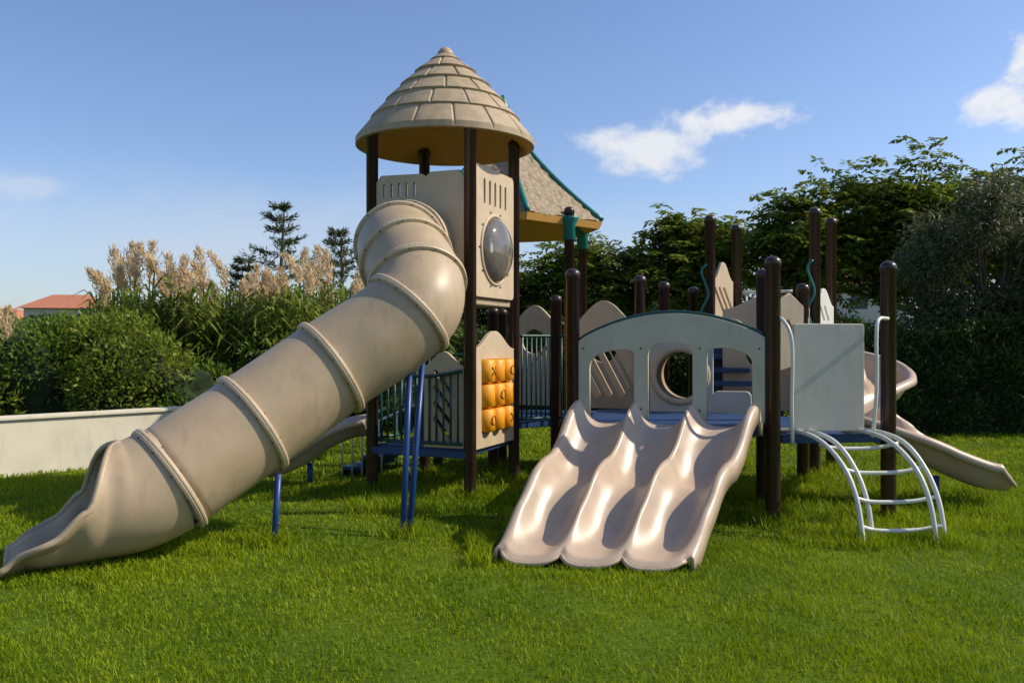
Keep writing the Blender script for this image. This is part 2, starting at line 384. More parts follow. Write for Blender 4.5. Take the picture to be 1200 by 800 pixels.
trough('slide_bed',[(-1.50,8.95,.52),(-1.70,8.93,.48),(-1.95,8.90,.36),(-2.20,8.86,.20),(-2.40,8.83,.12),(-2.55,8.80,.11)],.42,.18,SLIDEM,s2)
tube('slide_foot',[(-2.1,8.87,0),(-2.1,8.87,.24)],.03,BLUEP,s2)

# ================================================================= TUBE SLIDE
ts=empty('tube_slide')
ctl=[(-.84,8.5,2.42),(-.99,8.12,2.42),(-1.02,7.78,2.37),(-.93,7.45,2.22),(-.80,7.18,2.0),(-.80,6.97,1.78),(-1.05,6.86,1.55),(-1.43,6.72,1.29),(-1.95,6.40,.885),(-2.43,6.06,.525)]
P=spline(ctl,8)
def frames(P):
    F=[];n=len(P)
    for i,p in enumerate(P):
        T=(P[min(i+1,n-1)]-P[max(i-1,0)]).normalized(); sd=T.cross(Vector((0,0,1))).normalized(); up=sd.cross(T); F.append((p,T,sd,up))
    return F
F=frames(P); SG=56; vs=[];fs=[]
for p,T,sd,up in F:
    for k in range(SG):
        a=2*math.pi*k/SG; vs.append(p+.375*(math.sin(a)*sd-math.cos(a)*up))
for i in range(len(F)-1):
    for k in range(SG): fs.append((i*SG+k,i*SG+(k+1)%SG,(i+1)*SG+(k+1)%SG,(i+1)*SG+k))
o=obj('tube',vs,fs,TAN,ts,True); md=o.modifiers.new('t','SOLIDIFY'); md.thickness=.012
def flange(i,name):
    p,T,sd,up=F[i]; vs=[];prof=[(.372,-.03),(.40,-.03),(.415,-.026),(.42,-.012),(.42,-.003),(.405,0),(.42,.003),(.42,.012),(.415,.026),(.40,.03),(.372,.03)]
    for r_,d_ in prof:
        for k in range(SG):
            a=2*math.pi*k/SG; vs.append(p+T*d_+r_*(math.sin(a)*sd-math.cos(a)*up))
    fs=[(i_*SG+k,i_*SG+(k+1)%SG,(i_+1)*SG+(k+1)%SG,(i_+1)*SG+k) for i_ in range(len(prof)-1) for k in range(SG)]
    obj(name,vs,fs,TAN2,ts,False)
    for k in range(12):
        a=2*math.pi*(k+.5)/12; q=p+.405*(math.sin(a)*sd-math.cos(a)*up)
        tube(name+'_bolt_%d'%k,[q-T*.036,q+T*.036],.006,BROWN,ts,6)
for j,i in enumerate((9,17,25,33,42,56,64,72)): flange(i,'flange_%d'%j)
p0=P[-1]
E=spline([p0,p0+Vector((-.2,-.13,-.09)),(-2.84,5.80,.42),(-3.06,5.68,.415),(-3.30,5.56,.42)],10); FE=frames(E); n_=len(FE); vs=[];SG2=96
for i,(p,T,sd,up) in enumerate(FE):
    t=i/(n_-1)
    Aa=math.pi*(0.998-.06*ss(.25,.42,t)-.44*ss(.38,.56,t)-.12*ss(.55,.75,t)-.10*ss(.72,1,t)); R_=.375+.03*ss(.3,1,t)
    for k in range(SG2+1):
        a=-Aa+2*Aa*k/SG2
        rad=R_+ .05*ss(.80,1,abs(a)/Aa)*ss(.5,.7,t)
        rad+=.012*ss(.25,.5,t)*math.sin(t*26)*ss(.25,.6,abs(a)/Aa)
        vs.append(p+rad*(math.sin(a)*sd-math.cos(a)*up)-up*.04*ss(.88,1,t))
i0=int(n_*.30)
fs=[(i*(SG2+1)+k,i*(SG2+1)+k+1,(i+1)*(SG2+1)+k+1,(i+1)*(SG2+1)+k) for i in range(n_-1) for k in range(SG2)]
o=obj('exit_scoop',vs,fs,TAN,ts,True); md=o.modifiers.new('t','SOLIDIFY'); md.thickness=.03; md.offset=0
rim=[vs[i*(SG2+1)] for i in range(i0,n_)]+[vs[(n_-1)*(SG2+1)+k] for k in range(1,SG2+1)]+[vs[i*(SG2+1)+SG2] for i in range(n_-2,i0-1,-1)]
tube('scoop_rim',rim,.022,TAN,ts,10)
tube('support_leg_1',[(-1.76,6.3,-.05),(-1.73,6.32,.52)],.024,BLUEP,ts)
tube('support_leg_2',[(-.84,6.55,-.05),(-.82,6.9,1.45)],.024,BLUEP,ts)
tube('support_leg_3',[(-.80,6.62,-.05),(-.74,7.25,1.6)],.024,BLUEP,ts)
posts_xy+=[(-1.76,6.3),(-.82,6.57)]

# ================================================================= WAVE SLIDE
wv=empty('triple_wave_slide')
TL,TR=Vector((.63,7.44)),Vector((1.98,6.94)); BL,BR=Vector((-.07,5.80)),Vector((1.13,5.56))
zp=[(0,.80),(.08,.795),(.18,.72),(.32,.50),(.42,.415),(.52,.40),(.62,.345),(.75,.17),(.85,.09),(.93,.07),(1,.062)]
sx=np.linspace(0,1,201); zz=np.array([float(np.interp(s,[p[0] for p in zp],[p[1] for p in zp])) for s in sx]); ker=np.ones(17)/17
zz=np.convolve(np.pad(zz,8,'edge'),ker,'valid')
def Z(s): return float(np.interp(s,sx,zz))
NS=90; LN=24; cols=[]
for ln in range(3):
    for k in range(LN+(1 if ln==2 else 0)): cols.append((ln+k/LN)/3)
vs=[]
def wall(s): return .085+.12*ss(0,.06,s)-.155*ss(.78,1.0,s)
def hgt(c,s):
    x=abs(2*c-1); Hh=wall(s)
    v=x**2.8*1.06
    return Hh*v if v<.93 else Hh*(.93+.07*(1-(1-min(1,(v-.93)/.13))**2))
for i in range(NS+1):
    s=i/NS
    pl=TL.lerp(BL,s); pr=TR.lerp(BR,s); fw=(BL-TL).normalized(); fr=(BR-TR).normalized()
    rd=(pr-pl).normalized()
    H=wall(s); row=[]; zb=Z(s)
    row.append((pl-rd*.055,zb+H-.15)); row.append((pl-rd*.055,zb+H-.03)); row.append((pl-rd*.035,zb+H-.004))
    for c in cols:
        q=pl.lerp(pr,c); cl=(c*3)%1.0
        if c>=.9999: cl=1
        ext=.09*(1-(2*cl-1)**4)*ss(.75,1,s)
        q=q+(fw.lerp(fr,c))*ext
        row.append((q,zb+hgt(cl,s)-.03*ss(.965,1,s)))
    row.append((pr+rd*.035,zb+H-.004)); row.append((pr+rd*.055,zb+H-.03)); row.append((pr+rd*.055,zb+H-.15))
    for q,z in row: vs.append((q.x,q.y,max(z,.0)))
M=len(row)
fs=[(i*M+k,(i+1)*M+k,(i+1)*M+k+1,i*M+k+1) for i in range(NS) for k in range(M-1)]
o=obj('slide_bed',vs,fs,SLIDEM,wv,True); md=o.modifiers.new('t','SOLIDIFY'); md.thickness=.025; md.offset=-1
tube('front_lip',[Vector(vs[NS*M+k])+Vector((0,0,-.012)) for k in range(3,M-3)],.016,SLIDEM,wv,8)
for q in (.2,.5,.8):
    p=TL.lerp(TR,q).lerp(BL.lerp(BR,q),.5); tube('slide_leg',[(p.x,p.y,0),(p.x,p.y,.36)],.025,BLUEP,wv)

# ================================================================= PLATFORM
pf=empty('play_platform')
PP=[(.54,7.6,2.15),(2.14,7.0,2.2),(.49,9.5,2.02),(1.35,9.0,2.2),(1.72,9.65,2.18),(2.19,10.3,2.16),(2.32,10.0,2.98),(2.76,10.5,2.94),(2.28,7.75,2.16),(3.10,9.1,2.12),(3.37,9.5,2.99),(3.74,10.0,2.95),(3.14,7.12,2.17),(-.22,9.9,1.9),(-.12,10.3,1.9),(2.02,8.6,.85)]
for i,(x,y,z) in enumerate(PP):
    post(x,y,z,.0615,pf,name='post_%d'%i); posts_xy.append((x,y))
prism('slide_deck',[(.62,7.52),(2.06,6.98),(2.42,8.2),(1.36,9.05),(.9,8.9)],.72,.79,BLUE,pf)
prism('climber_deck',[(2.22,7.02),(3.10,7.12),(3.3,8.5),(2.6,8.9),(2.32,8.1)],.66,.73,BLUE,pf)
prism('bridge_deck',[(.08,9.22),(.5,9.5),(1.33,9.1),(1.7,9.7),(1.4,10.7),(.1,10.9),(-.3,10.2)],.56,.63,BLUE,pf)
prism('high_deck',[(2.35,10.0),(3.3,9.55),(3.75,10.05),(2.8,10.6)],1.55,1.62,TAN,pf)
a=Vector((.54,7.6)); b2=Vector((2.14,7.0)); wA=(b2-a).length-.13
def archh(s): 
    t=s/wA; return 1.50+.22*math.sin(math.pi*min(1,max(0,t)))**.8+.03*t
bays=[(.09,.50),(.61,1.00),(1.11,wA-.09)]
out=[(0,.84)]
for j,(s0,s1) in enumerate(bays):
    out.append((s0,.84))
    if j==0: ta,tb=1.32,1.43
    elif j==1: ta,tb=1.44,1.45
    else: ta,tb=1.44,1.35
    out.append((s0,ta-.06))
    for k in range(0,13):
        t=k/12
        out.append((s0+(s1-s0)*(.5-.5*math.cos(math.pi*t)), ta+(tb-ta)*t-.06+ .11*math.sin(math.pi*t)**.6))
    out.append((s1,tb-.06)); out.append((s1,.84))
out.append((wA,.84))
for k in range(31): 
    s=wA*(1-k/30); out.append((s,archh(s)))
o2=[out[0]]
for p in out[1:]:
    if (Vector(p)-Vector(o2[-1])).length>.004: o2.append(p)
panel('triple_arch_panel',o2,[],a,b2,ARCHM,pf,.05)
dd=(b2-a).normalized()
tube('arch_trim',[(a.x+dd.x*(.065+wA*k/30),a.y+dd.y*(.065+wA*k/30),archh(wA*k/30)+.015) for k in range(31)],.016,DGREEN,pf)
nn_=Vector((dd.y,-dd.x))
for s_ in (.04,.555,1.055,wA-.04):
    for z_ in (.92,1.44):
        q=a+dd*(.065+s_)+nn_*.024; tube('panel_bolt',[(q.x,q.y,z_),(q.x+nn_.x*.006,q.y+nn_.y*.006,z_)],.008,BROWN,pf,8)
def ridge(w,z0,h0,h1,n=28,side=.12):
    pts=[(0,z0),(w,z0)]
    for i in range(n+1):
        t=1-i/n; k=(0.5-0.5*math.cos(2*math.pi*t)); pts.append((w*t,h0+(h1-h0)*k**.8))
    return pts
def diag(cx,cz,n=4,L_=.42,sp_=.13,ang=-48,w_=.05):
    return [caps(cx+sp_*(i-(n-1)/2),cz,L_,w_,math.radians(ang)) for i in range(n)]
panel('slotted_barrier',ridge(.72,.66,1.66,1.93),diag(.35,1.2,4,.66,.14,-62,.065),(.62,9.25),(1.35,9.02),TAN2,pf,.05,0,.02)
panel('rear_barrier',ridge(.62,.7,1.72,1.95),[circ(.3,1.5,.16)],(.0,10.9),(.66,10.65),TAN2,pf,.05,0,.0)
panel('rear_barrier_2',ridge(.75,.7,1.62,1.93),[circ(.36,1.4,.16)],(.72,10.4),(1.6,10.2),TAN2,pf,.05,0,.04)
panel('tunnel_panel',tcorner(.62,.66,1.56,.06),[circ(.29,1.16,.25,40)],(1.40,8.74),(2.0,8.55),GREY,pf,.05,0,.02)
ring('tunnel_rim',(1.40+.953*.31,8.74-.30*.31-.03,1.16),(-.3,-.95,0),.27,.035,TAN2,pf)
tube('crawl_tunnel',[(1.70,8.66,1.16),(1.9,9.2,1.16)],.265,TAN,pf,40,False)
panel('low_barrier',tcorner(.36,.66,1.0,.05),[],(2.02,8.55),(2.4,8.42),GREY,pf,.05,0,.0)
panel('side_frame',archtop(.40,1.62,1.72,14,'cos',1.50),[],(2.02,8.6),(2.44,8.42),TAN2,pf,.05,0,.0)
for i in range(5): beam('stair_%d'%i,(2.0+.02*i,9.0+.16*i),(2.55+.02*i,8.9+.16*i),.16,.74+.14*i,.79+.14*i,BLUE,pf)
beam('stair_back',(2.05,9.72),(2.65,9.62),.03,.70,1.5,BLUE,pf)
panel('high_slotted_panel',archtop(.42,2.22,2.44,14,'cos',1.66),diag(.21,2.0,3,.36,.10,-55,.045),(2.34,10.05),(2.74,10.44),TAN2,pf,.04,0,.04)
bars('white_rail',(2.82,10.45),(3.35,10.2),1.66,2.1,WHITE,pf,6,.012,.018)
panel('stair_panel',[(0,1.2),(.42,.95),(.42,1.55),(.3,1.85),(.12,2.0),(0,1.95)],[caps(.15,1.6,.3,.05,math.radians(-60)),caps(.27,1.42,.3,.05,math.radians(-60))],(2.75,8.95),(3.06,9.05),TAN2,pf,.04)
panel('right_high_panel',archtop(.5,1.9,2.1,14,'cos',1.62),diag(.25,1.82,2,.22,.12,-55,.045),(3.36,9.55),(3.74,9.95),WHITE,pf,.04,0,.03)
panel('rear_high_panel',archtop(.9,1.85,2.0,14,'cos',.75),[circ(.45,1.4,.22)],(2.3,9.5),(3.25,9.2),TAN2,pf,.04,0,.05)
for q in ((2.27,9.95),(3.32,9.42)):
    tube('loop_handle',spline([(q[0],q[1],1.65),(q[0]-.06,q[1],1.85),(q[0]+.02,q[1],2.05),(q[0]-.06,q[1],2.3),(q[0],q[1],2.4)],5),.014,TEAL,pf,8)
bars('bridge_rail',(.08,9.2),(.45,9.47),.66,1.56,DGREEN,pf,7,.010,.016)
bars('bridge_rail_2',(.52,9.45),(.62,9.25),.66,1.56,DGREEN,pf,2,.010,.016)
panel('entry_panel',tcorner(.60,.77,1.64,.02),[],(2.25,6.98),(3.05,7.08),GREY,pf,.04,0,.055)
panel('tall_side_panel',tcorner(.26,.80,1.62,.04),[],(2.19,7.12),(2.26,7.5),GREY,pf,.04,0,.0)

# ================================================================= ARCH CLIMBER
cl=empty('arch_climber')
def rail(name,pts): return tube(name,spline(pts,8),.019,WHITE,cl)
def climb(dx,xt,dy=0):
    return [(xt-.05,7.3,.74),(xt,6.97,.765),(xt+.10,6.72,.71),(xt+.19+dx,6.50+dy,.54),(xt+.235+dx,6.36+dy,.30),(xt+.25+dx,6.27+dy,-.05)]
R1=climb(0,2.34); R2=climb(0,2.44,.07); R3=climb(0,2.88); R4=climb(0,2.98,.07)
for i,rp in enumerate((R1,R2,R3,R4)): rail('rail_%d'%(i+1),rp)
for i,(y,z,xo) in enumerate(((6.74,.69,.09),(6.53,.53,.185),(6.40,.33,.23),(6.33,.13,.245))):
    tube('rung_%d'%i,spline([(2.34+xo,y,z),(2.48+xo,y+.02,z-.035),(2.78+xo,y+.04,z-.035),(2.98+xo,y+.05,z)],6),.016,WHITE,cl)
tube('grab_bar_1',spline([(2.27,6.90,.66),(2.25,6.86,1.0),(2.25,6.86,1.5),(2.20,6.95,1.68),(2.16,7.02,1.66)],6),.015,WHITE,cl)
tube('grab_bar_2',spline([(2.95,6.98,.72),(2.96,6.93,1.1),(2.96,6.93,1.55),(3.0,6.98,1.68),(3.11,7.06,1.69)],6),.015,WHITE,cl)
posts_xy+=[(2.6,6.27),(3.15,6.32)]

# ================================================================= HEX SHELTER
hx=empty('hexagonal_shelter')
HC=(-.12,11.25); HR=1.33; ZA=4.68; ZH=3.02
for (x,y) in ((.70,10.45),(.95,11.5),(-.9,10.4),(-1.15,11.6),(-.0,12.3)): post(x,y,3.15,.06,hx)
vs=[];fs=[];NT=60;NA=40
for f in range(6):
    a0=math.radians(-17+60*f);a1=a0+math.radians(60); base=len(vs)
    for i in range(NT+1):
        t=i/NT; drop=t**.66; tier=(t*12)%1.0; row_=int(t*12)
        for j in range(NA+1):
            q=j/NA; px=math.cos(a0)*(1-q)+math.cos(a1)*q; py=math.sin(a0)*(1-q)+math.sin(a1)*q
            hh=.018*tier+.010*math.sin(int((q*t*11)+row_*.5)*7.7+row_*3.1)*(0 if j in (0,NA) else 1)
            vs.append((HC[0]+HR*t*px,HC[1]+HR*t*py,ZA-(ZA-ZH)*drop+hh))
    for i in range(NT):
        for j in range(NA): b_=base+i*(NA+1)+j; fs.append((b_,b_+NA+1,b_+NA+2,b_+1))
    tube('hip_%d'%f,[(HC[0]+HR*(i/20)*math.cos(a0),HC[1]+HR*(i/20)*math.sin(a0),ZA+.02-(ZA-ZH)*(i/20)**.66) for i in range(21)],.034,TEAL,hx,8)
m,n,l=new_mat('shingle_roof'); b=n['Principled BSDF']; b.inputs['Roughness'].default_value=.8
tc=n.new('ShaderNodeTexCoord'); vo=n.new('ShaderNodeTexVoronoi'); vo.inputs['Scale'].default_value=14; l.new(tc.outputs['Object'],vo.inputs['Vector'])
r=n.new('ShaderNodeValToRGB'); r.color_ramp.elements[0].color=(.40,.31,.20,1); r.color_ramp.elements[1].color=(.25,.19,.12,1); r.color_ramp.elements[1].position=.6
l.new(vo.outputs['Distance'],r.inputs['Fac']); l.new(r.outputs[0],b.inputs['Base Color'])
bp=n.new('ShaderNodeBump'); bp.inputs['Distance'].default_value=.02; bp.inputs['Strength'].default_value=.7; bp.invert=True; l.new(vo.outputs['Distance'],bp.inputs['Height']); l.new(bp.outputs[0],b.inputs['Normal'])
obj('roof',vs,fs,m,hx,False)
cor=[(HC[0]+(HR)*math.cos(math.radians(-17+60*f)),HC[1]+HR*math.sin(math.radians(-17+60*f))) for f in range(6)]
vs=[(x,y,ZH-.005) for x,y in cor]+[(x,y,ZH-.09) for x,y in quadin(cor,.97)]+[(HC[0],HC[1],ZH+.9)]
fs=[(i,(i+1)%6,6+(i+1)%6,6+i) for i in range(6)]+[(6+i,6+(i+1)%6,12) for i in range(6)]
obj('roof_soffit',vs,fs,UNDER,hx)
for (x,y) in ((.70,10.45),(.95,11.5)): lathe('post_bracket',[(.065,-.28),(.075,-.27),(.075,-.1),(.12,-.02),(.12,.0),(.0,.0)],(x,y,3.02),TEAL,hx,20)
lathe('roof_peak',[(.09,-.1),(.05,.0),(.02,.06),(0.001,.07)],(HC[0],HC[1],ZA),TEAL,hx,20)

# ================================================================= GRASS with tufts
for (x,y) in posts_xy:
    N=420; a=rng.uniform(0,2*math.pi,N); rr=.05+np.abs(rng.normal(0,.09,N)); H=rng.uniform(.07,.20,N)*np.exp(-rr*2.2)
    Vs.append(blades(x+rr*np.cos(a),y+rr*np.sin(a),H,rng.uniform(.005,.009,N),.7))
def tuft(x0,x1,y0,y1,N,h0,h1):
    X=rng.uniform(x0,x1,N);Y=rng.uniform(y0,y1,N); k=rng.uniform(0,1,N)<(.5+.6*nfun(X*3,Y*3)); X=X[k];Y=Y[k]
    Vs.append(blades(X,Y,rng.uniform(h0,h1,len(X)),rng.uniform(.005,.009,len(X)),.7))
tuft(-.30,-.14,5.62,6.3,2400,.06,.16); tuft(-.05,.3,6.4,7.3,2500,.05,.16); tuft(2.0,4.6,6.6,9,16000,.05,.14); tuft(-1.5,2.4,7.3,9.5,18000,.05,.14); tuft(-3.3,-1.9,5.95,6.5,4000,.05,.10)
tuft(-.05,1.3,5.38,5.47,1200,.02,.06); tuft(-3.3,-2.3,5.18,5.46,2200,.03,.07); tuft(2.0,3.4,6.1,6.6,3000,.05,.12)
quads('grass',np.concatenate(Vs),GRASS)

# ================================================================= WALL
wl=[(-10.5,4.67),(-5.64,9.4),(-4.1,10.9),(-2.9,12.1)]
wall_e=empty('garden_wall')
off=Vector((.7,-.714))*.1
poly=[(x,y) for x,y in wl]+[(x-off.x*2,y-off.y*2) for x,y in wl[::-1]]
prism('wall_body',poly,-.1,.62,WALLM,wall_e,.006)
poly=[(x+off.x*.3,y+off.y*.3) for x,y in wl]+[(x-off.x*2.3,y-off.y*2.3) for x,y in wl[::-1]]
prism('wall_coping',poly,.623,.665,WALLM,wall_e,.008)

# ================================================================= VEGETATION
def leafquads(Pc,dirs,Ln,Wd):
    N=len(Pc); d=dirs/np.linalg.norm(dirs,axis=1)[:,None]; rnd=rng.normal(size=(N,3)); s=np.cross(d,rnd); s/=np.linalg.norm(s,axis=1)[:,None]+1e-9
    nn=np.cross(d,s)
    mid=Pc+d*(Ln*.45)[:,None]+nn*(Ln*.06)[:,None]
    return np.stack([Pc,mid+s*(Wd/2)[:,None],Pc+d*Ln[:,None],mid-s*(Wd/2)[:,None]],1)
def cloudpts(c,rad,N,shell=.5):
    v=rng.normal(size=(N,3)); v/=np.linalg.norm(v,axis=1)[:,None]
    r=rng.uniform(0,1,N)**(shell*.33+.05); return np.array(c)+v*r[:,None]*np.array(rad), v
def core(name,c,rad,mat,parent):
    bm=bmesh.new(); bmesh.ops.create_icosphere(bm,subdivisions=3,radius=1)
    for v in bm.verts:
        k=1+.18*math.sin(v.co.x*5+c[0])*math.sin(v.co.y*6+c[1])+.1*math.sin(v.co.z*9)
        v.co=Vector((c[0]+v.co.x*rad[0]*k,c[1]+v.co.y*rad[1]*k,c[2]+v.co.z*rad[2]*k))
    me=D.meshes.new(name); bm.to_mesh(me); bm.free(); me.materials.append(mat); o=D.objects.new(name,me); sc.collection.objects.link(o); o.parent=parent
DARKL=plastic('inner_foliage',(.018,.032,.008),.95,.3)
HEDGE=leafmat('hedge_leaf',(.05,.11,.012),(.19,.27,.03),.35,.5,2.5)
HEDGE2=leafmat('dark_hedge_leaf',(.020,.046,.010),(.08,.12,.022),.25,.5,2)
BUSHY=leafmat('bush_leaf',(.08,.14,.012),(.30,.34,.04),.42,.5,2.5)
ACAC=leafmat('pinnate_leaf',(.06,.11,.010),(.25,.29,.035),.45,.5,1)
OLIVE=leafmat('olive_leaf',(.055,.07,.03),(.16,.165,.075),.3,.5,1.5)
CONIF=leafmat('conifer_leaf',(.05,.07,.03),(.14,.16,.07),.25,.6,2)
REED=leafmat('reed_leaf',(.08,.14,.015),(.30,.34,.06),.45,.5,2)
PLUME=leafmat('plume',(.62,.45,.25),(.85,.70,.45),.45,.8,2)
def bush(name,c,rad,N,mat,ls=.07,lumps=18):
    e=empty(name); V=[]
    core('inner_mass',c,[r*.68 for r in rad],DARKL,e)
    for i in range(lumps):
        v=Vector((random.gauss(0,1),random.gauss(0,1),random.gauss(0,1)+.3)).normalized()
        cc_=[c[j]+v[j]*rad[j]*.66 for j in range(3)]; rs=random.uniform(.28,.5)
        p,d=cloudpts(cc_,[r*rs for r in rad],N//lumps,.5)
        d=d+rng.normal(size=d.shape)*.7+np.array([0,0,.3])
        V.append(leafquads(p,d,rng.uniform(.6,1.3,len(p))*ls,rng.uniform(.6,1.2,len(p))*ls*.45))
    quads('foliage',np.concatenate(V),mat,e); return e
for c,rad,N,mt in (((-7.6,11.2,.75),(1.2,1,1.05),12000,BUSHY),((-6.6,11.9,.8),(1.0,.9,1.05),10000,HEDGE),((-5.5,12.0,.85),(1.1,.9,1.0),11000,BUSHY),((-4.7,12.3,.6),(.8,.8,.7),6000,HEDGE),((-8.7,10.9,.7),(1,1,1.0),6000,BUSHY),((-3.6,13.3,.75),(1.0,.9,1.0),8000,HEDGE),((-2.3,14.2,.8),(1.2,.9,1.1),8000,HEDGE2)):
    bush('bush',c,rad,N,mt,.085)
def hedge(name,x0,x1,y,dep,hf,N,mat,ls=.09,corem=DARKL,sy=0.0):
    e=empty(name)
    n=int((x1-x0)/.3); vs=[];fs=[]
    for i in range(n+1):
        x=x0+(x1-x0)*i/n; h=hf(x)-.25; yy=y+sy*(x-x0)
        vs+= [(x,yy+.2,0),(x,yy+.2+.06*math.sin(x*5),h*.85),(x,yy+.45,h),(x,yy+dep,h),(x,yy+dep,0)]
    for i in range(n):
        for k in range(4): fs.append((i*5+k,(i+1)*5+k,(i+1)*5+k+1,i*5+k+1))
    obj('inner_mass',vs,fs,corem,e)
    X=rng.uniform(x0,x1,N); hm=np.array([hf(x) for x in X]); Zz=rng.uniform(0,1,N)**.8*hm*(1+.12*nfun(X*3,X*0+y))
    fr=rng.uniform(0,1,N)<.75
    Yl=y+sy*(X-x0)+np.where(fr,.22*nfun(X*4,Zz*4+3)+rng.uniform(-.12,.25,N),rng.uniform(0,dep,N))
    Zz=np.where(fr,Zz,hm*(1+.12*nfun(X*3,X*0+y))+rng.uniform(-.2,.1,N))
    p=np.stack([X,Yl,Zz],1); d=rng.normal(size=(N,3))+np.array([0,-.6,.3])
    quads('foliage',leafquads(p,d,rng.uniform(.6,1.3,N)*ls,rng.uniform(.25,.5,N)*ls),mat,e)
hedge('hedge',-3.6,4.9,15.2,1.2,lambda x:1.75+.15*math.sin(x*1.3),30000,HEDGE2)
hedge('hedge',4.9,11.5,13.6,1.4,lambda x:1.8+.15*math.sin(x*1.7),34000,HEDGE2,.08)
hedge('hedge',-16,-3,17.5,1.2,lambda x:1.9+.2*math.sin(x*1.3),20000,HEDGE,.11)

def limb(name,a,b,r0,r1,mat,e,bend=.15):
    a=Vector(a);b=Vector(b);m_=a.lerp(b,.5)+Vector((random.uniform(-1,1),random.uniform(-1,1),random.uniform(0,1)))*bend*(b-a).length
    P_=spline([a,m_,b],5); R_=[r0+(r1-r0)*i/(len(P_)-1) for i in range(len(P_))]
    tube(name,P_,R_,mat,e,7)
def pinnate(name,base,H,crown_c,crown_r,nc,mat,nf=34,fl=.55,seed=0,cl_r=(.75,.35),ll=.16):
    random.seed(seed); e=empty(name)
    top=Vector((base[0]+random.uniform(-.2,.2),base[1],H*.36)); limb('trunk',base,top,.16,.11,BARK,e,.05)
    V=[]
    for i in range(nc):
        v=Vector((random.gauss(0,1),random.gauss(0,1),random.gauss(0,1))).normalized()*(random.uniform(.15,1)**.6)
        c=Vector(crown_c)+Vector((v.x*crown_r[0],v.y*crown_r[1],v.z*crown_r[2]))
        limb('branch_%d'%i,top,c-Vector((0,0,.1)),.05,.012,BARK,e,.12)
        rs=random.uniform(.6,1.1)
        K_=int(nf*rs)
        for f in range(K_):
            az=random.uniform(0,2*math.pi); el_=random.uniform(-.35,.85)
            o_=c+Vector((random.gauss(0,1)*cl_r[0]*.4,random.gauss(0,1)*cl_r[0]*.4,random.gauss(0,1)*cl_r[1]*.5))*rs
            dx=Vector((math.cos(az)*math.cos(el_),math.sin(az)*math.cos(el_),math.sin(el_)))
            L_=fl*random.uniform(.7,1.2); m2=8
            t=np.linspace(.1,1,m2); pts=np.array(o_)[None,:]+np.array(dx)[None,:]*(t*L_)[:,None]; pts[:,2]-=.35*L_*t**2
            sd=np.array([-math.sin(az),math.cos(az),0]); lens=np.full(m2,ll)*(1-.5*np.abs(t-.45))
            for sg in (1,-1):
                dv=sd*sg+np.array(dx)*.35+np.array([0,0,-.45])+rng.normal(size=(m2,3))*.25; dv/=np.linalg.norm(dv,axis=1)[:,None]
                s_=np.cross(dv,np.array([0,0,1.]))+rng.normal(size=(m2,3))*.3; s_/=np.linalg.norm(s_,axis=1)[:,None]
                wd=ll*.20
                mid=pts+dv*(lens*.5)[:,None]
                V.append(np.stack([pts,mid+s_*wd,pts+dv*lens[:,None],mid-s_*wd],1))
    quads('foliage',np.concatenate(V),mat,e)
pinnate('ailanthus_tree',(9.3,21,0),6.8,(9.7,21,4.2),(2.3,1.6,2.0),66,ACAC,42,.62,1,(1.0,.55),.22)
pinnate('ailanthus_tree',(7.2,20.5,0),5.5,(7.0,20.5,3.7),(1.1,1.2,1.2),28,ACAC,40,.6,2,(.9,.5),.22)
pinnate('ailanthus_tree',(5.4,23,0),5.5,(5.2,23,3.4),(1.5,1.2,1.6),42,ACAC,40,.6,3,(.9,.5),.22)
pinnate('ailanthus_tree',(2.4,24,0),4.8,(2.4,24,2.9),(2.2,1.2,1.4),48,ACAC,40,.6,4,(.9,.5),.22)
pinnate('ailanthus_tree',(12.6,21,0),6,(12.8,21,4.2),(2.2,1.5,1.7),40,ACAC,40,.6,5,(1.0,.5),.22)
pinnate('ailanthus_tree',(-1.0,25,0),4,(-1.0,25,2.7),(2.4,1.2,1.1),32,ACAC,36,.6,6,(.9,.5),.22)
def olive(name,base,c,rad,nc,N,mat,seed,ls=.09):
    random.seed(seed); e=empty(name); top=Vector((base[0],base[1],c[2]-rad[2]*.8)); limb('trunk',base,top,.17,.12,BARK,e,.06); V=[]
    for i in range(nc):
        v=Vector((random.gauss(0,1),random.gauss(0,1),random.gauss(0,1))).normalized()*(random.uniform(.2,1)**.5)
        q=Vector(c)+Vector((v.x*rad[0],v.y*rad[1],v.z*rad[2])); limb('branch_%d'%i,top,q,.04,.008,BARK,e,.12)
        rs=random.uniform(.7,1.2); p,d=cloudpts(q,(.46*rs,.46*rs,.40*rs),int(N/nc*rs),2.2)
        d=d*.5+rng.normal(size=d.shape)*.5+np.array([0,0,-.45])
        V.append(leafquads(p,d,rng.uniform(.7,1.3,len(p))*ls,rng.uniform(.2,.35,len(p))*ls))
    quads('foliage',np.concatenate(V),mat,e)
olive('olive_tree',(8.2,14.6,0),(8.3,14.6,2.75),(1.55,1.1,1.5),40,32000,OLIVE,11,.12)
olive('olive_tree',(10.2,14.4,0),(10.0,14.4,3.0),(1.4,1.1,1.5),36,22000,OLIVE,12,.12)
